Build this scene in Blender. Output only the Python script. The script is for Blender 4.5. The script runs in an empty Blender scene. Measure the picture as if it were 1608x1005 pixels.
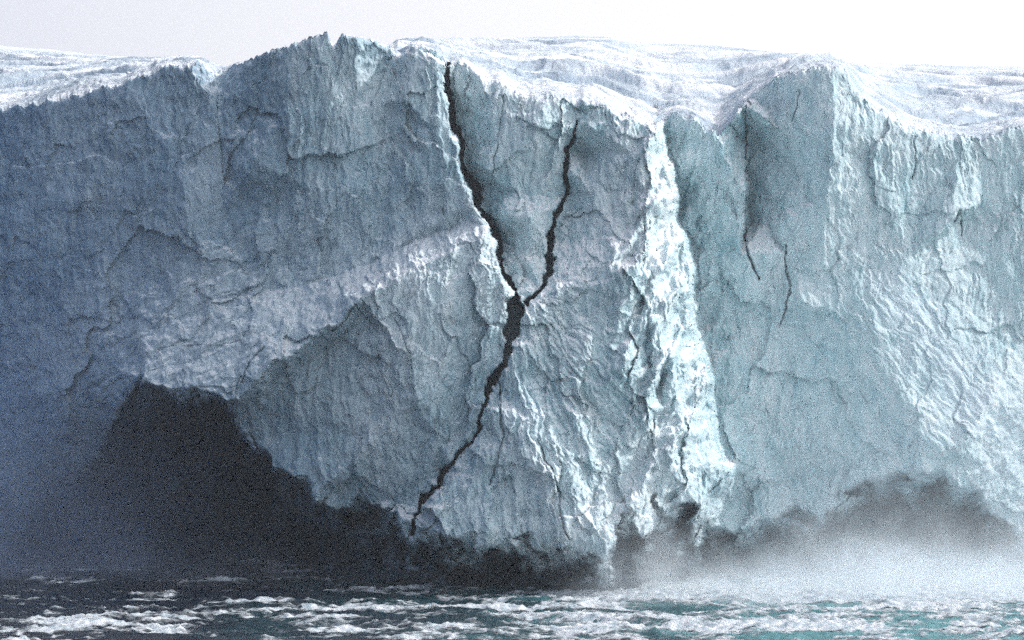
import bpy, math, random
import numpy as np
from mathutils import Vector
from mathutils.geometry import delaunay_2d_cdt

random.seed(4)
S = bpy.context.scene
COL = S.collection
# ------------------------------------------------------------------ scale
# World: camera at the origin side (x=0, y=-250), looking +y, 19.5 m above the sea.
CAMY, H = -250.0, 19.5
FPX = 250.0 / 0.06          # focal length in photo pixels (long lens)
HZ = 600.0                  # photo row of the horizon

def at(u, w, d):
    """photo pixel + depth (metres behind y=0) -> point"""
    Y = 250.0 + d
    return (u - 804.0) * Y / FPX, d, H + (HZ - w) * Y / FPX

# ------------------------------------------------------------------ noise
def _h(ix, iy, seed):
    n = (ix.astype(np.int64) * 374761393 + iy.astype(np.int64) * 668265263 + seed * 982451653) & 0xFFFFFFFF
    n = ((n ^ (n >> 13)) * 1274126177) & 0xFFFFFFFF
    n = ((n ^ (n >> 16)) * 2246822519) & 0xFFFFFFFF
    return (n ^ (n >> 15)) & 0xFFFFFFFF
def hf(ix, iy, seed):
    return (_h(ix, iy, seed) / 4294967295.0).astype(np.float32)
def perlin(x, y, seed=0):
    x0 = np.floor(x); y0 = np.floor(y)
    fx = (x - x0).astype(np.float32); fy = (y - y0).astype(np.float32)
    ix = x0.astype(np.int64); iy = y0.astype(np.int64)
    u = fx * fx * fx * (fx * (fx * 6 - 15) + 10); v = fy * fy * fy * (fy * (fy * 6 - 15) + 10)
    def g(a, b, dx, dy):
        t = hf(ix + a, iy + b, seed) * 6.2831853
        return np.cos(t) * dx + np.sin(t) * dy
    a = g(0, 0, fx, fy); b = g(1, 0, fx - 1, fy); c = g(0, 1, fx, fy - 1); d = g(1, 1, fx - 1, fy - 1)
    return ((a + (b - a) * u) * (1 - v) + (c + (d - c) * u) * v) * 1.5
def fbm(x, y, o=4, seed=0, gain=0.5):
    s = 0; a = 1.0
    for i in range(o):
        s = s + a * perlin(x * 2 ** i, y * 2 ** i, seed + i * 17); a *= gain
    return s
def ridged(x, y, o=3, seed=0, gain=0.5):
    s = 0; a = 1.0
    for i in range(o):
        s = s + a * (1 - 2 * np.abs(perlin(x * 2 ** i, y * 2 ** i, seed + i * 13))); a *= gain
    return s
def facets(x, y, seed=0, tilt=1.0, step=0.5):
    """broken-block relief: every Voronoi cell is a tilted plane; also returns distance to the cell border"""
    x0 = np.floor(x).astype(np.int64); y0 = np.floor(y).astype(np.int64)
    d1 = np.full(x.shape, 9.0, np.float32); d2 = d1.copy(); val = np.zeros(x.shape, np.float32)
    for i in (-1, 0, 1):
        for j in (-1, 0, 1):
            cx, cy = x0 + i, y0 + j
            px = cx + hf(cx, cy, seed); py = cy + hf(cx, cy, seed + 5)
            dx = (x - px).astype(np.float32); dy = (y - py).astype(np.float32)
            d = dx * dx + dy * dy
            v = (hf(cx, cy, seed + 9) - .5) * step + ((hf(cx, cy, seed + 11) - .5) * dx + (hf(cx, cy, seed + 13) - .5) * dy) * tilt
            m = d < d1
            d2 = np.where(m, d1, np.minimum(d2, d)); val = np.where(m, v, val); d1 = np.where(m, d, d1)
    return val, np.sqrt(d2) - np.sqrt(d1)
def sst(a, b, x):
    t = np.clip((x - a) / (b - a), 0, 1); return t * t * (3 - 2 * t)
def gauss(u, w, cu, cw, ru, rw, ang=0.0):
    c, s = math.cos(math.radians(ang)), math.sin(math.radians(ang))
    a = ((u - cu) * c + (w - cw) * s) / ru; b = (-(u - cu) * s + (w - cw) * c) / rw
    return np.exp(-(a * a + b * b))
def seg_dist(u, w, pts):
    """distance to a polyline and the width interpolated along it"""
    best = np.full(u.shape, 1e9, np.float32); wd = np.zeros(u.shape, np.float32)
    for (x0, y0, a0), (x1, y1, a1) in zip(pts[:-1], pts[1:]):
        vx, vy = x1 - x0, y1 - y0
        t = np.clip(((u - x0) * vx + (w - y0) * vy) / (vx * vx + vy * vy), 0, 1)
        d = np.hypot(u - x0 - t * vx, w - y0 - t * vy)
        m = d < best
        best = np.where(m, d, best); wd = np.where(m, a0 + (a1 - a0) * t, wd)
    return best, wd
def inpoly(u, w, poly):
    r = np.zeros(u.shape, bool); n = len(poly)
    for i in range(n):
        x0, y0 = poly[i]; x1, y1 = poly[(i + 1) % n]
        if y0 == y1: continue
        r ^= ((y0 > w) != (y1 > w)) & (u < (x1 - x0) * (w - y0) / (y1 - y0) + x0)
    return r
def blur1(a, k):
    ker = np.hanning(2 * k + 3)[1:-1]; ker /= ker.sum()
    return np.convolve(np.pad(a, k, mode='edge'), ker, 'valid')

# ------------------------------------------------------------------ relief of the calving front
# (u, w, metres behind the reference plane)
P = [
 # left wall
 (-400,200,40),(-150,185,33),(0,172,30),(110,150,24),(200,128,18),(300,103,14),(345,108,16),(400,90,9),(450,74,6),(513,52,4),(560,58,4),(610,72,8),(650,72,5),
 (-400,500,42),(-150,400,33),(0,400,27),(150,300,20),(290,290,12),(300,400,12),(150,500,20),(0,620,29),(-150,700,34),(-400,800,45),(185,575,15),(180,640,17),(120,620,21),(70,720,25),(200,690,16),(-20,760,29),
 (350,200,12),(345,330,12),(400,250,6),(400,418,8.6),(470,150,5),(490,300,4.5),(480,402,6.6),(540,385,5),(600,362,4.3),(330,425,10.6),(680,330,1.9),(560,160,5.5),(545,300,4),(600,170,6.5),(612,290,4.5),(625,360,3),
 (640,160,2.5),(700,290,0.5),
 # ramp
 (735,345,.8),(600,402,3.2),(480,448,5.6),(330,475,9),(240,525,11.5),
 (755,372,-4),(640,425,-4.4),(570,470,-4.9),(520,512,-3.4),(450,560,-2.4),(572,494,-2.6),(527,536,-.4),(460,584,1.4),(388,642,3.2),(370,622,-1),(300,612,2.2),(225,598,6.5),
 (700,340,.3),
 (701,105,3.1),(702,150,2.5),(704,195,2),(715,226,1.5),(724,262,.8),(734,292,0),(748,322,-1),(760,352,-2),(774,375,-3),(780,402,-4),(788,432,-5),(798,464,-5.5),
 (714,105,9.2),(715,150,9.6),(718,197,10),(729,222,9),(738,262,8.6),(748,292,8),(763,322,6.5),(776,352,5),(790,375,4),(795,402,2.5),(803,432,0),(812,462,-3),
 # lower left block
 (603,500,-4.6),(640,560,-6.3),(655,620,-6.9),(690,700,-6),(640,770,-3),(600,690,-3),(540,600,-1),(480,680,2),(430,650,4.2),(400,690,6),(500,770,.5),(560,785,1),
 (700,440,-5.2),(760,430,-5.4),(792,535,-6),(740,520,-6),(765,590,-6.3),(750,640,-6.5),(735,680,-6.2),(695,735,-4.6),(655,790,-3),(700,600,-6.3),
 # wedge between the cracks
 (745,118,6.5),(690,200,2.2),(770,150,4),(772,210,3.6),(765,265,3),(790,330,1),(830,345,-1),(805,148,4),(850,210,1.5),(880,155,3),(905,168,4),(893,200,3.2),(880,260,2.6),(868,330,1.2),(862,390,-.6),(845,440,-3),(822,470,-4),(830,400,-1.8),(800,300,2.6),(845,310,2.2),
 # promontory, front
 (950,170,2),(985,185,1),(1028,200,-1),(917,195,3),(908,240,6),(893,310,5),(878,380,2),(865,430,-2),(846,460,-5),(832,500,-7),(930,300,1.5),(950,375,-2),(1000,240,-1.5),(1018,280,-3),(1008,350,-4.5),(968,395,-6),(960,440,-7.5),(985,520,-8.5),(975,580,-9.5),(1002,640,-9.5),(1030,710,-9.5),(900,450,-5.5),
 (880,560,-7.5),(900,620,-8.5),(820,600,-8.5),(840,540,-7.5),(960,660,-9),
 # promontory, right flank (turns away)
 (1050,260,2),(1058,340,2.2),(1085,420,.6),(1080,500,.2),(1108,600,-1.2),(1105,660,-1.2),(1140,740,-.4),
 (1042,420,-4.6),(1044,500,-5.6),(1062,590,-6.2),(1070,660,-6.2),(1092,730,-5.6),
 # fan
 (803,548,-8),(768,640,-8.5),(800,700,-9.8),(725,740,-8.6),(672,800,-9.5),(700,838,-10.5),(840,670,-10.7),(862,760,-12),(835,830,-12),(900,700,-10.6),(925,800,-11.6),(955,860,-13.5),(945,755,-10.3),(1000,790,-10.5),(1000,720,-9),(1060,780,-7),(1100,790,-4),(835,765,-10.7),(905,655,-9),(960,800,-11.6),(880,700,-11.5),(905,785,-12.9),
 # recessed wall right of the promontory
 (1038,188,15),(1075,180,14),(1128,212,12),(1165,165,14),(1060,260,15),(1070,340,14.5),(1095,420,14),(1096,500,13),(1124,600,12),(1124,660,11),(1155,740,10),(1120,300,12.5),(1163,300,11),(1165,400,12),(1205,500,14),(1160,600,12),(1205,700,13),(1245,620,12.8),(1150,790,13),
 (1180,150,19),(1177,220,20),(1177,350,20),(1200,350,17),(1225,355,13),(1235,200,14),(1245,112,14),(1310,105,12.5),(1345,150,12.8),(1440,208,13.4),(1545,220,15.2),(1608,200,16),(1760,190,20),(2100,220,40),(2700,240,60),
 (1235,400,12.5),(1235,485,14),(1262,470,11),(1300,300,9.5),(1310,200,10.5),(1385,300,12),(1430,400,12.5),(1436,240,13),(1447,330,13.6),(1505,250,14),(1498,345,12.5),(1514,350,16),(1550,300,15.5),(1608,350,16),(1760,400,20),(2100,500,40),(2700,600,60),
 # diagonal spurs on the right
 (1290,450,11.6),(1330,505,11),(1385,580,10.2),(1440,655,9.8),(1500,705,10.2),(1425,570,10.8),(1500,640,11.6),(1370,480,11),(1450,450,12.8),(1480,520,12.2),(1550,555,13.5),(1608,640,15),(1600,540,15),(1560,620,12.2),(1300,600,11.8),(1320,700,12.2),(1240,760,15),(1350,735,12),(1450,715,10),(1540,735,14),(1608,720,20),(1608,780,22),(1760,760,30),(2700,800,60),
]
CON = [ [(701,105),(702,150),(704,195),(715,226),(724,262),(734,292),(748,322),(760,352),(774,375),(780,402),(788,432),(798,464)],
 [(714,105),(715,150),(718,197),(729,222),(738,262),(748,292),(763,322),(776,352),(790,375),(795,402),(803,432),(812,462)],
 # crease lines between consecutive points (by coordinates)
 [(570,470),(640,560),(655,620),(690,700),(640,770)],[(755,372),(640,425),(570,470),(520,512),(450,560),(370,622)],
 [(735,345),(600,402),(480,448),(330,475),(240,525)],
 [(1028,200),(1018,280),(1008,350),(968,395),(960,440),(985,520),(975,580),(1002,640),(1030,710),(1000,790)],
 [(1050,260),(1058,340),(1085,420),(1080,500),(1108,600),(1105,660),(1140,740)],
 [(1060,260),(1070,340),(1095,420),(1096,500),(1124,600),(1124,660),(1155,740)],
 [(1290,450),(1330,505),(1385,580),(1440,655),(1500,705)],[(1370,480),(1425,570),(1500,640)],
 [(803,548),(840,670),(862,760),(835,830)],[(880,700),(905,785),(955,860)],
 [(1163,300),(1165,400)],[(1177,220),(1177,350)],
 [(545,300),(560,160)],[(350,200),(345,330)],
]
BASE = [(-400,75),(-150,68),(0,64),(200,58),(350,46),(450,32),(500,22),(560,12),(640,4),(700,0),(800,-3),(900,-5),(950,-9),(1000,-2),(1060,3),(1100,8),(1150,20),(1200,30),(1300,38),(1450,34),(1608,28),(1760,30),(2700,75)]
EDGE = [(-400,860),(0,835),(80,790),(140,730),(185,655),(212,604),(225,600),(300,612),(350,628),(372,655),(388,690),(440,735),(490,758),(496,785),(545,790),(560,775),(600,800),(625,790),(640,835),(665,830),(700,842),(760,845),(830,848),(880,842),(945,872),(962,845),(968,800),(990,806),(1012,830),(1030,790),(1072,782),(1092,800),(1110,800),(1150,838),(1190,812),(1240,806),(1290,796),(1335,756),(1400,735),(1480,728),(1530,765),(1575,810),(1608,830),(1760,845),(2700,845)]
CREST = [(-400,195),(-150,185),(0,172),(60,163),(110,152),(150,141),(190,135),(215,122),(232,118),(262,105),(290,103),(312,98),(328,108),(343,116),(358,108),(370,100),(400,90),(425,80),(445,76),(470,67),(500,54),(513,49),(516,62),(520,76),(525,78),(530,62),(535,54),(560,57),(590,65),(610,72),(620,88),(628,92),(640,84),(648,72),(665,72),(680,82),(693,90),(703,104),(712,100),(722,98),(735,104),(745,114),(757,126),(770,132),(785,126),(796,134),(805,148),(840,152),(880,155),(905,166),(915,160),(945,166),(960,174),(985,185),(1010,193),(1028,200),(1034,190),(1055,180),(1075,180),(1100,195),(1128,212),(1140,204),(1160,170),(1180,150),(1215,126),(1245,113),(1275,107),(1310,105),(1330,112),(1340,132),(1352,156),(1380,170),(1410,190),(1430,203),(1460,209),(1520,217),(1545,220),(1562,212),(1580,205),(1608,198),(1760,190),(2700,230)]
SKY = [(-400,66),(0,72),(100,80),(200,90),(260,97),(320,100),(370,125),(500,140),(585,125),(625,66),(640,63),(700,62),(800,60),(900,57),(960,58),(1000,66),(1080,69),(1150,75),(1250,86),(1330,99),(1400,100),(1500,102),(1608,105),(1760,108),(2700,120)]
CRACK = [
 ([(705,92,5),(707,130,5),(709,160,5),(711,197,6),(722,225,6),(731,262,6),(741,292,7),(756,322,8),(768,352,9),(782,375,8),(788,402,7),(795,432,7),(806,464,7),(812,485,16),(806,520,19),(799,545,12),(786,572,7),(774,602,8),(765,630,5),(757,652,4),(752,668,4),(736,692,3.5),(718,714,3),(697,742,5),(684,765,6),(668,783,5),(656,806,5),(645,840,3)], 9),
 ([(907,188,1.5),(904,210,3),(899,232,3),(892,260,4),(885,300,5),(876,345,5),(869,385,6),(861,425,6),(850,446,4),(838,458,3.5),(826,476,7)], 9),
 ([(783,598,1),(787,640,1.5),(789,690,1.8),(782,725,2),(770,760,1.2)],1.5),
 ([(845,690,1),(865,735,1.3),(878,775,1.8),(880,812,1.8),(895,850,1.2)],1.2),
 ([(1236,385,1),(1231,410,1.5),(1241,450,2),(1236,485,1.5),(1226,510,1)],1.5),
 ([(1252,140,1.2),(1253,170,.8),(1245,190,.4)],.8),
 ([(1171,165,1.5),(1172,200,1.5),(1170,330,2),(1172,390,1.5),(1190,440,1)],2.5),
 ([(1436,215,1),(1438,260,.8),(1433,280,.4)],.8),([(1500,350,1.5),(1508,330,2),(1512,370,1)],1.5),
 ([(340,150,1),(345,215,1.5),(352,290,1)],1.0),([(556,478,1),(590,520,1.3),(596,580,1)],.8),
 ([(380,600,1),(400,560,2),(415,545,1)],1.0),([(520,520,1),(545,500,2.5),(560,478,1)],1.5),
 ([(1010,420,1),(1018,380,1.5),(1022,350,1)],1.2),([(990,300,1),(1003,250,1)],.6),([(770,640,1),(772,680,1)],.8),
 ([(360,660,1),(372,600,1),(380,590,1)],1.0),([(620,500,1),(645,560,1),(650,620,1)],.6),([(790,150,1),(778,250,1),(770,300,1)],.8),
]
CLEFT = CRACK[0][0]; CLEFT2 = CRACK[1][0]
lerp1 = lambda tab, u: np.interp(u, [p[0] for p in tab], [p[1] for p in tab])

def macro(u, w):
    """piecewise planar relief through the control points"""
    pts = [(p[0], p[1]) for p in P] + [(-400, 1100), (-150, 1100), (300, 1100), (700, 1100), (1000, 1100), (1300, 1100), (1700, 1100), (2700, 1100), (-400, -100), (300, -100), (560, -100), (1000, -100), (1300, -100), (2700, -100)]
    dep = [p[2] for p in P] + [45, 34, 10, -7, -8, 14, 24, 60, 40, 14, 4, 1, 14, 60]
    idx = {(p[0], p[1]): i for i, p in enumerate(P)}
    edges = [(idx[a], idx[b]) for c in CON for a, b in zip(c[:-1], c[1:])]
    vc, _, fc, ov, _, _ = delaunay_2d_cdt([Vector(p) for p in pts], edges, [], 0, 1e-4)
    dd = []
    for i, v in enumerate(vc):
        if ov[i]: dd.append(dep[ov[i][0]])
        else:
            q = sorted(((v[0] - p[0]) ** 2 + (v[1] - p[1]) ** 2, dep[j]) for j, p in enumerate(pts))[:2]
            dd.append((q[0][1] * q[1][0] + q[1][1] * q[0][0]) / (q[0][0] + q[1][0]))
    out = np.full(u.size, 15.0, np.float32); uf = u.ravel(); wf = w.ravel()
    # bucket the samples by column to keep the triangle loop quick
    order = np.argsort(uf, kind='stable'); us = uf[order]; ws = wf[order]
    for f in fc:
        (x0, y0), (x1, y1), (x2, y2) = [vc[i][:2] for i in f]
        a, b = np.searchsorted(us, [min(x0, x1, x2), max(x0, x1, x2)])
        if a == b: continue
        den = (y1 - y2) * (x0 - x2) + (x2 - x1) * (y0 - y2)
        if abs(den) < 1e-9: continue
        su, sw = us[a:b], ws[a:b]
        l0 = ((y1 - y2) * (su - x2) + (x2 - x1) * (sw - y2)) / den
        l1 = ((y2 - y0) * (su - x2) + (x0 - x2) * (sw - y2)) / den
        l2 = 1 - l0 - l1
        m = (l0 >= -1e-6) & (l1 >= -1e-6) & (l2 >= -1e-6)
        out[order[a:b][m]] = (l0 * dd[f[0]] + l1 * dd[f[1]] + l2 * dd[f[2]])[m]
    return out.reshape(u.shape)

def front(U, W):
    """U, W: design coordinates of the front. Returns depth and region helpers"""
    # jagged warp so creases and cracks run irregularly
    wu = 9 * fbm(U / 42, W / 55, 4, 101, .48) + .9 * fbm(U / 8, W / 12, 2, 151)
    ww = 8 * fbm(U / 46, W / 46, 4, 201, .48) + .9 * fbm(U / 8, W / 8, 2, 251)
    u = U + wu * .8; w = W + ww * .8
    D = macro(u, w)
    # -------- oriented relief
    fan = np.clip(gauss(u, w, 830, 700, 170, 190) * 1.4, 0, 1)
    diag = np.clip(gauss(u, w, 330, 500, 240, 110, -35) * 1.3, 0, 1)
    rdia = np.clip(gauss(u, w, 1460, 600, 230, 130, 48) * 1.2, 0, 1)
    flank = np.clip(gauss(u, w, 1045, 520, 70, 300) * 1.4, 0, 1) * (1 - fan * .5)
    smooth = 1 - .62 * sst(1120, 1250, u) - .35 * (1 - sst(150, 380, u))
    vert = np.clip(1 - fan - diag - rdia, 0.1, 1)
    # vertical flutes
    fl = ridged(u / 34 + .3 * fbm(u / 60, w / 90, 2, 7), w / 260, 4, 31, .6) * .20 + fbm(u / 11, w / 70, 3, 37) * .14
    # fan rays from the knot of the cracks
    an = np.arctan2(u - 805, w - 430); rr = np.hypot(u - 805, w - 430)
    fn = ridged(an * 9 + .3 * fbm(u / 50, w / 50, 2, 9), rr / 190, 4, 41, .6) * .36 + fbm(an * 30, rr / 60, 3, 43) * .25
    def streak(ang, seed, k=1.0):
        c, s = math.cos(math.radians(ang)), math.sin(math.radians(ang))
        a = u * c + w * s; b = -u * s + w * c
        return ridged(b / (26 * k) + .3 * fbm(u / 60, w / 60, 2, seed + 2), a / (170 * k), 4, seed, .6) * .3 + fbm(b / 8, a / 60, 3, seed + 5) * .16
    di = streak(-36, 61); rd = streak(50, 71)
    D = D + vert * fl * (.3 + .7 * smooth) + fan * fn + diag * di * 1.1 + rdia * rd * .5
    # -------- broken blocks at three sizes, elongated downwards
    lu = u + 6 * perlin(u / 25, w / 25, 301); lw = w + 6 * perlin(u / 25, w / 25, 302)
    f1, e1 = facets(lu / 58, lw / 105, 311, 2.3, .3)
    f0, e0 = facets(lu / 150 + .3 * fbm(u / 90, w / 90, 2, 306), lw / 190, 307, 2.4, .1)
    f2, e2 = facets(lu / 20, lw / 48, 321, 1.6, .5)
    f3, e3 = facets(lu / 7.5, lw / 19, 331, 1.2, .5)
    f4, e4 = facets(lu / 3.6, lw / 5.2, 341, .8, .6)
    rough = .8 + .45 * fan + .35 * flank
    pat = .15 + 1.15 * sst(-.25, .5, fbm(u / 70, w / 90, 3, 351))
    D = D + f0 * 1.1 * smooth + (f1 * .75 + f2 * .19 * pat) * smooth * rough + (f3 * .15 * pat + f4 * .075) * (.55 + .45 * smooth) * rough
    grain = ridged(lu / 9 + .4 * perlin(u / 30, w / 60, 391), lw / 85, 3, 393, .6) * .10 + ridged(lu / 4, lw / 34, 2, 397, .6) * .045
    D = D + grain * (vert + .3 * fan) * (.5 + pat)
    D = D + fbm(u / 18, w / 40, 5, 361, .55) * (.05 + .11 * pat) * smooth
    # extra crumpled relief on the sunlit flank and ridge rays
    D = D + flank * (ridged(u / 26 + w / 200 + .5 * fbm(u / 60, w / 60, 2, 372), w / 150, 3, 371, .55) * .75 + fbm(u / 45 + w / 90, w / 100, 3, 373) * 3.0)
    # -------- cracks
    cu = u + 1.3 * fbm(U / 16, W / 12, 1, 401, .6) + .02 * (hf(np.floor(lw / 13).astype(int), np.zeros_like(lw, int), 405) - .5) * 260 * .6; cw = w
    for k, (line, deep) in enumerate(CRACK):
        line = [(a, b, c * (.62 if k < 2 else .55)) for a, b, c in line]
        thick = .6 + .8 * np.clip(.5 + fbm(U / 45, W / 26, 2, 405), 0, 1)
        dst, wid = seg_dist(cu if k < 2 else U + wu * .3, cw if k < 2 else W + ww * .3, line)
        wid = wid * thick
        D = D + (deep if k < 2 else deep * .6) * (1 - sst(wid * .7, wid * 1.1 + .7, dst))
        if k < 2: D = D + .35 * (1 - sst(wid, wid + 7, dst))
    # -------- undercut at the waterline
    eu = U + 8 * fbm(U / 40, W / 60, 2, 421, .5)
    ew = W + 16 * fbm(U / 50, W / 60, 2, 431, .5) + (facets(lu / 36, lw / 44, 441, 1.4, .9)[0] * 22 + facets(lu / 13, lw / 17, 446, 1.2, .8)[0] * 7) * (1 - .75 * sst(1120, 1200, U))
    below = ew - lerp1(EDGE, eu)
    B = lerp1(BASE, u) + f1 * 1.2 + f2 * .7 + f3 * .25 + fbm(u / 30, w / 30, 5, 451) * 1.3
    span = np.interp(u, [60, 150, 230, 320, 520, 640, 1100, 1250], [220, 160, 70, 28, 26, 75, 60, 90])
    t = sst(0, 1, below / span)
    # the recess never comes forward of the lip it hides under
    D = D * (1 - t) + np.maximum(B, D + 3.0) * t
    return D, below, u, w, cu, cw

# ------------------------------------------------------------------ mesh helpers
def tag(o, label=None, cat=None, group=None, kind=None):
    for k, v in (('label', label), ('category', cat), ('group', group), ('kind', kind)):
        if v: o[k] = v
    return o
def empty(name, loc, label, cat, group=None):
    o = bpy.data.objects.new(name, None); COL.objects.link(o); o.location = loc
    return tag(o, label, cat, group)
def mesh_obj(name, co, quads, mat, parent=None, smooth=True, attrs=None):
    used = np.unique(quads); re = np.zeros(len(co), np.int64); re[used] = np.arange(len(used))
    q = re[quads]; c = co[used]
    if parent is not None: c = c - np.array(parent.location, np.float32)
    me = bpy.data.meshes.new(name); me.vertices.add(len(c)); me.vertices.foreach_set('co', c.astype(np.float32).ravel())
    n = q.shape[1]
    me.loops.add(q.size); me.loops.foreach_set('vertex_index', q.astype(np.int32).ravel())
    me.polygons.add(len(q)); me.polygons.foreach_set('loop_start', np.arange(0, q.size, n, dtype=np.int32))
    try: me.polygons.foreach_set('loop_total', np.full(len(q), n, np.int32))
    except Exception: pass
    me.polygons.foreach_set('use_smooth', np.full(len(q), smooth, bool))
    me.update(calc_edges=True)
    for k, v in (attrs or {}).items():
        a = me.attributes.new(k, 'FLOAT', 'POINT'); a.data.foreach_set('value', v[used].astype(np.float32))
    me.materials.append(mat)
    o = bpy.data.objects.new(name, me); COL.objects.link(o)
    if parent is not None: o.parent = parent
    return o
def grid_quads(nr, nc):
    i = np.arange(nr - 1)[:, None] * nc + np.arange(nc - 1)[None]
    return np.stack([i, i + nc, i + nc + 1, i + 1], -1).reshape(-1, 4)

# ------------------------------------------------------------------ materials
class NT:
    def __init__(s, name):
        s.m = bpy.data.materials.new(name); s.m.use_nodes = True; s.t = s.m.node_tree; s.t.nodes.clear()
        s.out = s.t.nodes.new('ShaderNodeOutputMaterial')
    def n(s, typ, ins=None, **kw):
        d = s.t.nodes.new(typ)
        for k, v in kw.items(): setattr(d, k, v)
        for k, v in (ins or {}).items():
            if hasattr(v, 'is_output'): s.t.links.new(v, d.inputs[k])
            else: d.inputs[k].default_value = v
        return d
    def link(s, a, b): s.t.links.new(a, b)
    def math(s, op, a, b=0.0, clamp=False):
        return s.n('ShaderNodeMath', {0: a, 1: b}, operation=op, use_clamp=clamp).outputs[0]
    def ramp(s, f, stops, interp='LINEAR'):
        r = s.n('ShaderNodeValToRGB', {'Fac': f}); r.color_ramp.interpolation = interp
        e = r.color_ramp.elements
        while len(e) < len(stops): e.new(.5)
        for q, (p, c) in zip(e, stops): q.position = p; q.color = (c if len(c) == 4 else (*c, 1))
        return r.outputs['Color']
    def noise(s, vec, scale, detail=4, rough=.55, dist=0):
        return s.n('ShaderNodeTexNoise', {'Vector': vec, 'Scale': scale, 'Detail': detail, 'Roughness': rough, 'Distortion': dist}).outputs['Fac']
    def mix(s, f, a, b, blend='MIX'):
        d = s.n('ShaderNodeMix', data_type='RGBA', blend_type=blend)
        for k, v in ((0, f), (6, a), (7, b)):
            if hasattr(v, 'is_output'): s.link(v, d.inputs[k])
            else: d.inputs[k].default_value = v if not isinstance(v, tuple) or len(v) == 4 else (*v, 1)
        return d.outputs[2]

def ice_material(name, west, east, snow=(.86, .88, .91), dark=1.0, sscale=1.0):
    k = NT(name)
    geo = k.n('ShaderNodeNewGeometry'); pos = geo.outputs['Position']
    st = k.n('ShaderNodeMapping', {'Vector': pos, 'Scale': (1, 1, .28)}).outputs[0]
    big = k.noise(pos, .07, 4, .6)
    flu = k.noise(st, .9, 6, .62, .6)
    fine = k.noise(pos, 4.5, 5, .7)
    f = k.math('ADD', k.math('MULTIPLY', big, .45), k.math('ADD', k.math('MULTIPLY', flu, .35), k.math('MULTIPLY', fine, .3)))
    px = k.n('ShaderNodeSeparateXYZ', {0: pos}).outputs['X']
    where = k.n('ShaderNodeMapRange', {'Value': k.math('ADD', px, k.math('MULTIPLY', k.math('SUBTRACT', big, .5), 30)), 'From Min': -50.0, 'From Max': 2.0}).outputs[0]  # bluer old ice leftwards, plus a dark falloff painted into the colour
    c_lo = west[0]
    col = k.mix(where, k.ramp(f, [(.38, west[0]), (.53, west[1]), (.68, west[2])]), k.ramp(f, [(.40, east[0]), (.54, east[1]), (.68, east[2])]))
    # hairline fractures: clear blue ice showing as thin dark veins
    vor = k.n('ShaderNodeTexVoronoi', {'Vector': k.n('ShaderNodeVectorMath', {0: st, 1: k.n('ShaderNodeTexNoise', {'Vector': pos, 'Scale': .9, 'Detail': 4.0}).outputs['Color']}, operation='ADD').outputs[0], 'Scale': .34}, feature='DISTANCE_TO_EDGE').outputs['Distance']
    vein = k.math('MULTIPLY', k.ramp(vor, [(0, (1, 1, 1)), (.018, (0, 0, 0))]), k.ramp(k.noise(pos, .12, 2), [(.5, (0, 0, 0)), (.62, (1, 1, 1))]))
    col = k.mix(k.math('MULTIPLY', vein, .55), col, (c_lo[0] * .35, c_lo[1] * .42, c_lo[2] * .5, 1))
    # snow and crushed ice lie on what faces up
    nz = k.n('ShaderNodeSeparateXYZ', {0: geo.outputs['Normal']}).outputs['Z']
    sn = k.ramp(k.math('ADD', nz, k.math('MULTIPLY', k.math('SUBTRACT', fine, .5), .5)), [(.52, (0, 0, 0)), (.9, (1, 1, 1))])
    if dark == 1.0: col = k.mix(sn, col, (*snow, 1))
    lit = k.n('ShaderNodeAttribute', attribute_name='lit_tint').outputs['Fac']
    col = k.mix(k.math('MULTIPLY', lit, k.math('ADD', k.math('MULTIPLY', fine, .8), .5), True), col, (.68, .78, .84, 1))  # pale tint: light painted into the ice colour
    base_tone = k.n('ShaderNodeAttribute', attribute_name='base_tone').outputs['Fac']
    col = k.mix(base_tone, col, k.ramp(k.math('ADD', k.math('MULTIPLY', k.noise(pos, .35, 5, .65), .7), k.math('MULTIPLY', fine, .3)), [(.40, (.016, .026, .038)), (.52, (.036, .055, .075)), (.62, (.12, .175, .21))]))  # near-black tone towards the waterline
    b = k.n('ShaderNodeBsdfPrincipled', {'Base Color': col, 'Roughness': .55, 'IOR': 1.31, 'Specular IOR Level': .35})
    hgt = k.math('ADD', k.math('MULTIPLY', k.noise(st, 3.2, 6, .7), .6), k.math('MULTIPLY', k.noise(pos, 9, 4, .7), .3))
    k.link(k.n('ShaderNodeBump', {'Height': hgt, 'Strength': .8, 'Distance': .16 * sscale}).outputs[0], b.inputs['Normal'])
    k.link(b.outputs[0], k.out.inputs[0])
    return k.m
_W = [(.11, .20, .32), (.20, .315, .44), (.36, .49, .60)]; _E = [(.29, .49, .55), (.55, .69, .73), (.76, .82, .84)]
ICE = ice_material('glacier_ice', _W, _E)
BASAL = ice_material('basal_ice', _W, _E, dark=0)

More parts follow.
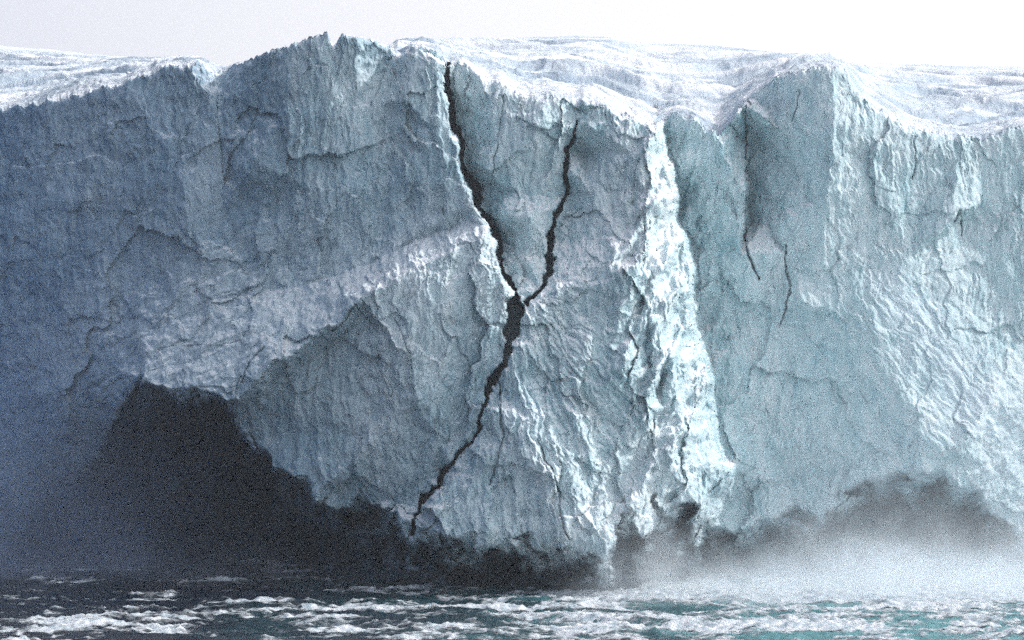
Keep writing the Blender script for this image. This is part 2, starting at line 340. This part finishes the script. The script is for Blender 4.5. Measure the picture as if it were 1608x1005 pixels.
def snow_material():
    k = NT('firn_snow'); geo = k.n('ShaderNodeNewGeometry'); pos = geo.outputs['Position']
    n = k.noise(k.n('ShaderNodeMapping', {'Vector': pos, 'Scale': (.5, .8, .6)}).outputs[0], .11, 6, .6, .4)
    col = k.ramp(n, [(.36, (.42, .50, .58)), (.46, (.62, .69, .75)), (.55, (.80, .83, .87))])
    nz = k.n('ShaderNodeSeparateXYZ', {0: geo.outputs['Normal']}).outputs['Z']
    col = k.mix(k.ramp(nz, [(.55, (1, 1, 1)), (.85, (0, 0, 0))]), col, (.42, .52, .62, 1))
    b = k.n('ShaderNodeBsdfPrincipled', {'Base Color': col, 'Roughness': .7, 'Specular IOR Level': .2})
    k.link(k.n('ShaderNodeBump', {'Height': k.noise(pos, 1.2, 7, .7), 'Strength': .8, 'Distance': .5}).outputs[0], b.inputs['Normal'])
    k.link(b.outputs[0], k.out.inputs[0]); return k.m
SNOW = snow_material()

def water_material():
    k = NT('sea_water'); pos = k.n('ShaderNodeNewGeometry').outputs['Position']
    b = k.n('ShaderNodeBsdfPrincipled', {'Base Color': k.ramp(k.math('ADD', k.math('MULTIPLY', k.n('ShaderNodeSeparateXYZ', {0: pos}).outputs['X'], .009), k.noise(pos, .06, 4)), [(.25, (.005, .010, .020)), (.48, (.012, .045, .056)), (.78, (.09, .25, .27))]), 'Roughness': .16, 'IOR': 1.33})
    k.link(k.n('ShaderNodeBump', {'Height': k.math('ADD', k.noise(pos, 1.3, 5, .65), k.math('MULTIPLY', k.noise(pos, 6, 3), .2)), 'Strength': .7, 'Distance': .25}).outputs[0], b.inputs['Normal'])
    k.link(b.outputs[0], k.out.inputs[0]); return k.m
WATER = water_material()
def foam_material():
    k = NT('sea_foam'); pos = k.n('ShaderNodeNewGeometry').outputs['Position']
    fine = k.noise(pos, 3.2, 6, .75)
    a = k.n('ShaderNodeAttribute', attribute_name='foam').outputs['Fac']
    b = k.n('ShaderNodeBsdfPrincipled', {'Base Color': k.ramp(k.noise(pos, 1.4, 4), [(.35, (.40, .50, .56)), (.62, (.84, .86, .89))]), 'Roughness': .8, 'Specular IOR Level': .2})
    k.link(k.n('ShaderNodeBump', {'Height': fine, 'Strength': .9, 'Distance': .25}).outputs[0], b.inputs['Normal'])
    tr = k.n('ShaderNodeBsdfTransparent')
    wsp = k.noise(k.n('ShaderNodeMapping', {'Vector': pos, 'Scale': (.8, 1.6, 1)}).outputs[0], 1.1, 7, .78, 1.2)
    cov = k.math('ADD', k.math('MULTIPLY', a, 1.3), k.math('ADD', k.math('MULTIPLY', k.math('SUBTRACT', fine, .52), 1.0), k.math('MULTIPLY', k.math('SUBTRACT', wsp, .56), 2.0)))
    mx = k.n('ShaderNodeMixShader', {0: k.ramp(cov, [(.10, (0, 0, 0)), (.5, (.25, .25, .25)), (1.0, (1, 1, 1))]), 1: tr.outputs[0], 2: b.outputs[0]})
    k.link(mx.outputs[0], k.out.inputs[0]); return k.m
FOAM = foam_material()

# ------------------------------------------------------------------ build the front
ucol = np.concatenate([np.linspace(-400, -40, 90, endpoint=False), np.arange(-40, 1650, 1.45), np.linspace(1650, 2700, 200)])
NR = 600
v = np.linspace(0, 1, NR)
crest = lerp1(CREST, ucol)
crest_j = crest + 5 * fbm(ucol / 16, ucol * 0 + 3.3, 4, 501, .7)
U = np.repeat(ucol[None], NR, 0)
W = crest_j[None] + v[:, None] * (985 - crest_j[None])
D, below, wu_, ww_, cu_, cw_ = front(U, W)
# the brow rounds over a little before the snow begins
D = D + .35 * np.exp(-(W - crest_j[None]) / 3.0)
X, Yd, Z = at(U, W, D)
# sideways jitter, so steep steps are broken walls too
X = X + .16 * fbm(Z * .9, Yd * .9, 3, 601); Z = Z + .16 * fbm(X * .9, Yd * .9, 3, 611)
co = np.stack([X, Yd, Z], -1).reshape(-1, 3)
Q = grid_quads(NR, len(ucol))
cU = (U[:-1, :-1] + U[1:, 1:]).ravel() / 2; cW = (W[:-1, :-1] + W[1:, 1:]).ravel() / 2; cB = below[:-1, :-1].ravel()
cjU = cu_[:-1, :-1].ravel(); cjW = cw_[:-1, :-1].ravel()
base_dark = sst(-.13, 1, ((below + 230 * (1 - sst(110, 225, U))) / np.interp(U, [0, 230, 300], [2.6, 1.4, 1]) / np.interp(U, [1100, 1250], [1, 1.9]) + 55 * fbm(wu_ / 40, ww_ / 30, 4, 471, .6) * (.4 + .6 * sst(480, 640, U))) / 62) * sst(0, 1, (below + 6 + 260 * (1 - sst(110, 225, U))) / (16 + 330 * (1 - sst(110, 225, U))))  # ice colour darkens downwards past the lip, ragged by noise
c1 = [(x, y) for x, y, _ in CLEFT]; c2 = [(x, y) for x, y, _ in CLEFT2]
k1 = c1.index((812, 485))
wedge_poly = [(705, -50)] + c1[:k1] + [(815, 478)] + c2[::-1] + [(908, -50)]
left_poly = [(-500, -50), (705, -50)] + c1 + [(655, 810), (645, 1100), (-500, 1100)]
in_w = inpoly(cjU, cjW, wedge_poly)
in_l = inpoly(cjU, cjW, left_poly) & ~in_w
# right border of the promontory follows its silhouette
sil = [(1030, -50), (1031, 200), (1052, 260), (1062, 340), (1090, 420), (1086, 500), (1114, 600), (1112, 660), (1146, 740), (1140, 800), (1130, 1100), (2800, 1100), (2800, -50)]
pu = wu_[:-1, :-1].ravel(); pw = ww_[:-1, :-1].ravel()
in_r = inpoly(pu, pw, sil) & ~in_w & ~in_l
in_m = ~(in_w | in_l | in_r)
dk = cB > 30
tower = in_l & (pu > 352) & (pw < 350 + (pu - 600) * -.15)
shoulder = in_l & inpoly(pu, pw, [(755, 372), (640, 425), (570, 470), (520, 512), (450, 560), (370, 622), (360, 1100), (900, 1100), (900, 372)])
ledge = in_l & ~shoulder & inpoly(pu, pw, [(770, 345), (600, 403), (480, 448), (330, 473), (240, 525), (205, 570), (205, 620), (300, 640), (400, 640), (900, 400)])
fan_f = in_m & inpoly(pu, pw, [(803, 540), (880, 575), (905, 655), (960, 700), (1005, 790), (1000, 900), (600, 900), (600, 800), (765, 620)])
flank_f = in_m & ~fan_f & inpoly(pu, pw, [(1028, 190), (1018, 280), (1008, 350), (968, 395), (960, 440), (985, 520), (975, 580), (1002, 640), (1030, 710), (1000, 790), (1000, 900), (1300, 900), (1300, 190)])

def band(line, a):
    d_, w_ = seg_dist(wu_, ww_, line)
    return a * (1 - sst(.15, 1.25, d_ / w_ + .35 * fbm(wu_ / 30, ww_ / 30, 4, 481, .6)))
lit_tint = np.maximum.reduce([band([(745,350,16),(600,412,42),(480,482,62),(340,548,82),(262,572,62)], .5), band([(740,330,40),(600,380,85),(480,440,120),(330,500,140),(250,530,110)], .28), band([(330,250,40),(290,350,60),(190,460,70),(90,560,70)], .28), band([(1036,230,10),(1040,340,26),(1035,450,48),(1055,600,55),(1090,720,52)], .22),
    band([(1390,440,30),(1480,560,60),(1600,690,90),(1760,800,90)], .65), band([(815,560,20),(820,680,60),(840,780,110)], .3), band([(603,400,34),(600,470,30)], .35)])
lit_tint = np.clip(lit_tint, 0, 1) * (1 - base_dark)  # light on ledge, wall, flank and streaks, painted in as paler ice
glac = [
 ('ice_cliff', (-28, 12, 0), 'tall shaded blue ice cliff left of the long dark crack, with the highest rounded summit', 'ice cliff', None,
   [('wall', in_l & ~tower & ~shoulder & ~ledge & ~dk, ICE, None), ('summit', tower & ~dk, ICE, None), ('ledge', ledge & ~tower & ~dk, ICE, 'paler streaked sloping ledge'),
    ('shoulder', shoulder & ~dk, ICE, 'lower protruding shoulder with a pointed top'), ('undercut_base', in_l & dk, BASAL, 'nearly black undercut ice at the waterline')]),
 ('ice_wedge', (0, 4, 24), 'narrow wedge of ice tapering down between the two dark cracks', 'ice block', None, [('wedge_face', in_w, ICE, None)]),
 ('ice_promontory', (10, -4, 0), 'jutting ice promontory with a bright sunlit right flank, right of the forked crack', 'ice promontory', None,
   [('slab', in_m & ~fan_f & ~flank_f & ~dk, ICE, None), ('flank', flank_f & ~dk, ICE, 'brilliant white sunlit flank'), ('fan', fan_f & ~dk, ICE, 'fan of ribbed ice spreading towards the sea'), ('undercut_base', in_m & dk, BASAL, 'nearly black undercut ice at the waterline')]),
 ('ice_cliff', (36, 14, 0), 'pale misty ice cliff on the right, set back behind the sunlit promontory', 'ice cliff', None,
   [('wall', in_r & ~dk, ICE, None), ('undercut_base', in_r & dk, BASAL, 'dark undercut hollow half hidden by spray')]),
]
for name, loc, label, cat, grp, parts in glac:
    e = empty(name, loc, label, cat, grp)
    for pn, mask, mat, pl in parts:
        o = mesh_obj(pn, co, Q[mask], mat, e, smooth=True, attrs={'base_tone': base_dark.ravel(), 'lit_tint': lit_tint.ravel()})
        if pl: o['label'] = pl

# ------------------------------------------------------------------ snowfield behind the crest
NT_ = 420
tt = np.concatenate([np.linspace(0, 1, NT_) ** 1.55, 1 + np.linspace(.02, .5, 12)])
YEND = 420.0
Yc = 250 + D[0]; Zc = co.reshape(NR, -1, 3)[0, :, 2]
sky = lerp1(SKY, ucol) + 0.0
kb = [blur1(crest, 12), blur1(crest, 60)]
T = tt[:, None]
a1 = sst(0, .03, T); a2 = sst(.03, .3, T)
Yc_b = blur1(np.minimum(Yc, blur1(Yc, 10) + 1.0), 16)
wc = crest_j[None] * (1 - a1) + (kb[0][None] * (1 - a2) + kb[1][None] * a2) * a1
Ym = Yc[None] * (1 - a1) + Yc_b[None] * a1
Yt = Ym + (YEND - Ym) * T
Zcrest = H + (HZ - wc) * (Yc[None] * (1 - a1) + Yc_b[None] * a1) / FPX
Zsky = H + (HZ - sky[None]) * YEND / FPX
Zs = Zcrest + (Zsky - Zcrest) * np.minimum(T, 1) - np.maximum(T - 1, 0) * 40
Xs = (ucol[None] - 804) * Yt / FPX; Ys = Yt - 250
hid = np.interp(ucol, [300, 370, 600, 640], [1, 0, 0, 1])[None]
fade = sst(0, .06, T) * (1 - sst(.75, 1.0, T) * .85) * (.25 + .75 * hid)
bx = Xs + 6 * fbm(Xs / 22, Ys / 30, 3, 701); by = Ys + 10 * fbm(Xs / 30, Ys / 30, 3, 711)
bump = fbm(bx / 26, by / 17, 4, 721, .5) * 1.5 + ridged(bx / 9, by / 14, 4, 731, .55) * .45
saw = (by / 21.0 + .8 * fbm(bx / 35, by / 35, 2, 741)); saw = saw - np.floor(saw)      # terraces: short steep risers, long treads
terr = (np.where(saw < .16, saw / .16, 1 - (saw - .16) / .84) - .5) * 2.2
crev = sst(.72, .93, ridged(bx / 34 + .15 * by / 10, by / 8.5, 1, 771)) * sst(-.1, .3, fbm(Xs / 40, Ys / 40, 2, 775)) * sst(.05, .12, T)
fine = -1.1 * crev + fbm(Xs / 2.2, Ys / 2.8, 4, 751, .6) * .22 + facets(Xs / 1.5, Ys / 2.2, 761, .5, .4)[0] * .25
Zs = Zs + fade * (bump * .62 + terr * .7 * sst(.05, .25, T)) * (1 - .45 * T.clip(0, 1)) + sst(0, .01, T) * fine * (1 - .8 * T.clip(0, 1))
Xs[0] = co.reshape(NR, -1, 3)[0, :, 0]; Ys[0] = co.reshape(NR, -1, 3)[0, :, 1]; Zs[0] = Zc
sco = np.stack([Xs, Ys, Zs], -1).reshape(-1, 3)
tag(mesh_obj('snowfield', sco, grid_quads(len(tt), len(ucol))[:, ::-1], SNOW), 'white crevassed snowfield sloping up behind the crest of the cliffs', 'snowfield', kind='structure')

# ------------------------------------------------------------------ sea
xs = np.concatenate([-np.geomspace(900, 62, 26), np.arange(-60, 60, .17), np.geomspace(62, 900, 26)])
ys = np.concatenate([[-600, -300, -150], np.geomspace(-110, -78, 12, ) if False else np.linspace(-115, -78, 12), np.arange(-76, 20, .2), np.linspace(20.5, 60, 70), [75, 100, 160]])
gx, gy = np.meshgrid(xs, ys)
def waves(x, y):
    a = x + 3 * fbm(x / 14, y / 14, 2, 801)
    z = .42 * fbm(a / 9, y / 6, 3, 811) + .20 * ridged(a / 3.4, y / 2.6, 3, 821) + .05 * fbm(x / .7, y / .8, 2, 831)
    return z
wz = waves(gx, gy)
tag(mesh_obj('sea_water', np.stack([gx, gy, wz], -1).reshape(-1, 3), grid_quads(len(ys), len(xs)), WATER), 'dark teal choppy sea at the foot of the ice', 'sea', kind='structure')

# foam: hand-read patches (photo column, row, half sizes) + noise
PATCH = [(60,872,110,4,.9),(230,880,120,4,.8),(380,872,90,4,.8),(150,898,120,4,.8),(330,915,100,5,.9),(470,895,90,8,.9),(560,930,120,5,.8),(60,945,120,4,.5),(680,930,80,4,.7),(400,950,80,4,.6),(110,985,130,16,1.1),(262,994,60,10,1.1),(270,937,90,7,.6),(130,915,75,6,.55),(60,890,90,6,.4),(470,905,70,12,.5),(440,885,60,10,.45),(590,960,90,7,1.1),(510,977,50,6,.9),(520,992,45,5,.9),(640,905,60,6,.45),(760,958,70,5,.9),(700,990,60,4,.7),
 (880,955,70,6,.9),(930,975,90,7,.9),(980,940,130,6,1.2),(900,992,80,8,1.1),(1080,930,120,6,1.2),(1230,940,90,12,1.1),(1350,925,160,22,1.2),(1500,912,160,22,1.2),(1300,890,120,14,1.1),(1560,945,90,8,.9),(1430,955,120,5,.9),(1080,990,150,6,.8),(1330,990,60,6,.9),(1560,970,60,6,.6),(1600,1000,60,4,.9),(1210,985,70,5,.6)]
def foam_mask(x, y):
    Y = np.maximum(y + 250, 30); u = 804 + x * FPX / Y; w = HZ + H * FPX / Y
    m = fbm(x / 5.0, y / 3.2, 6, 901, .72) * .55 + ridged(x / 3.0 + .5 * fbm(x / 9, y / 9, 2, 905), y / 2.2, 3, 907, .6) * .10 + fbm(x / 17, y / 15, 2, 911) * .35
    east = sst(650, 1050, u)
    m = m - .42 + .30 * east - .13 * (1 - sst(500, 900, u)) * (1 - sst(945, 975, w))
    near = sst(940, 985, w) * .12
    m = m + near
    for cu, cw, ru, rw, a in PATCH:
        m = m + a * .62 * gauss(u, w, cu, cw, ru, rw)
    m = m + .5 * sst(1050, 1250, u) * (1 - sst(915, 955, w)) 
    return np.clip(m * 1.5 + .3, 0, 1)
sel = (xs > -64) & (xs < 64); sely = (ys > -80) & (ys < 62)
fx, fy = np.meshgrid(xs[sel], ys[sely])
fm = foam_mask(fx, fy)
fz = waves(fx, fy) + .02 + sst(.1, 1, fm) * (.03 + .16 * (.5 + fbm(fx / 1.1, fy / 1.3, 4, 921, .6)))
fq = grid_quads(*fx.shape); keep = fm.ravel()[fq].max(1) > .04
fo = mesh_obj('sea_foam', np.stack([fx, fy, fz], -1).reshape(-1, 3), fq[keep], FOAM, attrs={'foam': fm.ravel()})
tag(fo, 'white foam and slush drifting in streaks on the choppy sea', 'foam', kind='stuff')

# ------------------------------------------------------------------ mist
def mist(name, x0, x1, y0, y1, top, density, hs, label, seed, nscale=.1, lo=.42, hi=.66, color=(.90, .96, 1), edge=8.0):
    """spray that is thickest at the water and thins upwards, ragged by noise, fading out towards its sides"""
    import bmesh
    bm = bmesh.new(); bmesh.ops.create_cube(bm, size=1)
    me = bpy.data.meshes.new(name); bm.to_mesh(me); bm.free()
    o = bpy.data.objects.new(name, me); COL.objects.link(o)
    o.location = ((x0 + x1) / 2, (y0 + y1) / 2, (top - 1) / 2); o.scale = (x1 - x0, y1 - y0, top + 1)
    k = NT(name + '_air'); pos = k.n('ShaderNodeNewGeometry').outputs['Position']
    sp = k.n('ShaderNodeSeparateXYZ', {0: pos}).outputs
    def ramp01(v, a, b):
        return k.n('ShaderNodeMapRange', {'Value': v, 'From Min': a, 'From Max': b}, interpolation_type='SMOOTHSTEP').outputs[0]
    puff = k.noise(k.n('ShaderNodeMapping', {'Vector': pos, 'Location': (seed * 7.7, 3, 0), 'Scale': (1, .5, .25)}).outputs[0], nscale * .8, 3, .55)
    h = k.math('MULTIPLY', k.math('POWER', k.math('MULTIPLY', puff, 2.0), 2.6), hs)          # local height of the spray
    ex = k.math('POWER', 2.718, k.math('MULTIPLY', k.math('DIVIDE', sp['Z'], h), -1.0))
    rag = ramp01(k.noise(k.n('ShaderNodeMapping', {'Vector': pos, 'Location': (seed * 13.1, 0, 0), 'Scale': (1, .7, .8), 'Rotation': (0, .5, 0)}).outputs[0], nscale * 2.4, 5, .62, .8), lo, hi)
    d = k.math('MULTIPLY', ex, k.math('ADD', k.math('MULTIPLY', rag, .85), .15))
    for v, a_, b_ in ((sp['X'], x0, x0 + edge), (sp['X'], x1, x1 - edge), (sp['Y'], y0, y0 + edge * .7), (sp['Y'], y1, y1 - edge * .5), (sp['Z'], top, top * .4)):
        d = k.math('MULTIPLY', d, ramp01(v, a_, b_))
    k.link(k.n('ShaderNodeVolumePrincipled', {'Color': (*color, 1), 'Density': k.math('MULTIPLY', d, density), 'Anisotropy': .1}).outputs[0], k.out.inputs['Volume'])
    me.materials.append(k.m); tag(o, label, 'mist', kind='stuff'); return o
mist('spray_mist', 2, 85, -26, 34, 20, .46, 1.6, 'bright white spray boiling over the water on the right', 1, edge=20)
mist('spray_mist', 16, 100, -6, 30, 50, .020, 24.0, 'pale mist drifting up across the right cliff', 4, .05, lo=.35, hi=.7, edge=16)
mist('drifting_mist', -130, -20, 0, 40, 46, .085, 15.0, 'thin blue mist hanging before the left cliff', 5, .045, lo=.3, hi=.7, color=(.62, .77, 1.0), edge=26)  # blue of the cliff's shade put into the mist colour
mist('drifting_mist', -60, 8, -12, 40, 6, .016, 1.6, 'low grey mist over the dark water on the left', 6, .09, color=(.8, .87, .97), edge=12)
# one box of even haze round everything
def haze():
    import bmesh
    bm = bmesh.new(); bmesh.ops.create_cube(bm, size=1)
    me = bpy.data.meshes.new('haze'); bm.to_mesh(me); bm.free()
    o = bpy.data.objects.new('haze', me); COL.objects.link(o)
    o.location = (0, -150, 43.5); o.scale = (2400, 1400, 93)
    k = NT('haze_air')
    k.link(k.n('ShaderNodeVolumePrincipled', {'Color': (.9, .94, 1, 1), 'Density': .00018, 'Anisotropy': .3}).outputs[0], k.out.inputs['Volume'])
    me.materials.append(k.m); tag(o, 'thin pale haze filling the air', 'haze', kind='stuff')
haze()

# ------------------------------------------------------------------ light
SUN_EL, SUN_AZ = 38.0, 87.0      # azimuth from +y (into the picture) towards +x (right)
el, az = math.radians(SUN_EL), math.radians(SUN_AZ)
sd = Vector((math.sin(az) * math.cos(el), math.cos(az) * math.cos(el), math.sin(el)))
L = bpy.data.lights.new('sun', 'SUN'); L.energy = 2.5; L.angle = math.radians(3); L.color = (1, .985, .97)
lo_ = bpy.data.objects.new('sun', L); COL.objects.link(lo_); lo_.rotation_euler = (-sd).to_track_quat('-Z', 'Y').to_euler(); lo_.location = (60, -20, 90)
wd = bpy.data.worlds.new('World'); S.world = wd; wd.use_nodes = True; nt = wd.node_tree; nt.nodes.clear()
out = nt.nodes.new('ShaderNodeOutputWorld')
skt = nt.nodes.new('ShaderNodeTexSky'); skt.sky_type = 'NISHITA'; skt.sun_disc = False; skt.sun_elevation = el; skt.sun_rotation = az; skt.dust_density = 4
bg1 = nt.nodes.new('ShaderNodeBackground'); nt.links.new(skt.outputs[0], bg1.inputs[0]); bg1.inputs[1].default_value = .03
# thin bright cloud veil, brighter towards the sun, with fill added behind the camera
tc = nt.nodes.new('ShaderNodeTexCoord'); dp = nt.nodes.new('ShaderNodeVectorMath'); dp.operation = 'DOT_PRODUCT'
nt.links.new(tc.outputs['Generated'], dp.inputs[0]); dp.inputs[1].default_value = (.97, .22, .12)
rp = nt.nodes.new('ShaderNodeValToRGB'); mr = nt.nodes.new('ShaderNodeMapRange'); mr.inputs['From Min'].default_value = -1; mr.inputs['From Max'].default_value = 1
nt.links.new(dp.outputs['Value'], mr.inputs['Value']); nt.links.new(mr.outputs[0], rp.inputs[0])
E = rp.color_ramp.elements
stops = [(.0, (.09, .13, .24)), (.24, (.12, .17, .29)), (.34, (.44, .52, .64)), (.42, (.92, 1.01, 1.06)), (.515, (.82, .83, .91)), (.57, (.95, .94, 1.0)), (.65, (1.12, 1.1, 1.14)), (1, (1.9, 1.9, 1.95))]
while len(E) < len(stops): E.new(.5)
for e_, (p_, c_) in zip(E, stops): e_.position = p_; e_.color = (*c_, 1)
bg2 = nt.nodes.new('ShaderNodeBackground'); nt.links.new(rp.outputs[0], bg2.inputs[0]); bg2.inputs[1].default_value = .8
ad = nt.nodes.new('ShaderNodeAddShader'); nt.links.new(bg1.outputs[0], ad.inputs[0]); nt.links.new(bg2.outputs[0], ad.inputs[1]); nt.links.new(ad.outputs[0], out.inputs[0])

# ------------------------------------------------------------------ camera and render
cam = bpy.data.cameras.new('camera'); cam.sensor_width = 36; cam.lens = 36 * FPX / 1608.0; cam.shift_y = (HZ - 502.5) / 1608.0
cam.clip_start = 1; cam.clip_end = 5000
cobj = bpy.data.objects.new('camera', cam); COL.objects.link(cobj); cobj.location = (0, CAMY, H); cobj.rotation_euler = (math.radians(90), 0, 0)
S.camera = cobj
S.view_settings.view_transform = 'Standard'; S.view_settings.look = 'None'; S.view_settings.exposure = 0.12; S.view_settings.gamma = 1
S.render.resolution_x = 1024; S.render.resolution_y = 640
S.cycles.use_denoising = False; S.cycles.max_bounces = 8; S.cycles.volume_bounces = 6; S.cycles.diffuse_bounces = 3
S.cycles.volume_step_rate = 3; S.cycles.volume_max_steps = 96; S.cycles.use_adaptive_sampling = True; S.cycles.adaptive_threshold = .055; S.cycles.adaptive_min_samples = 20
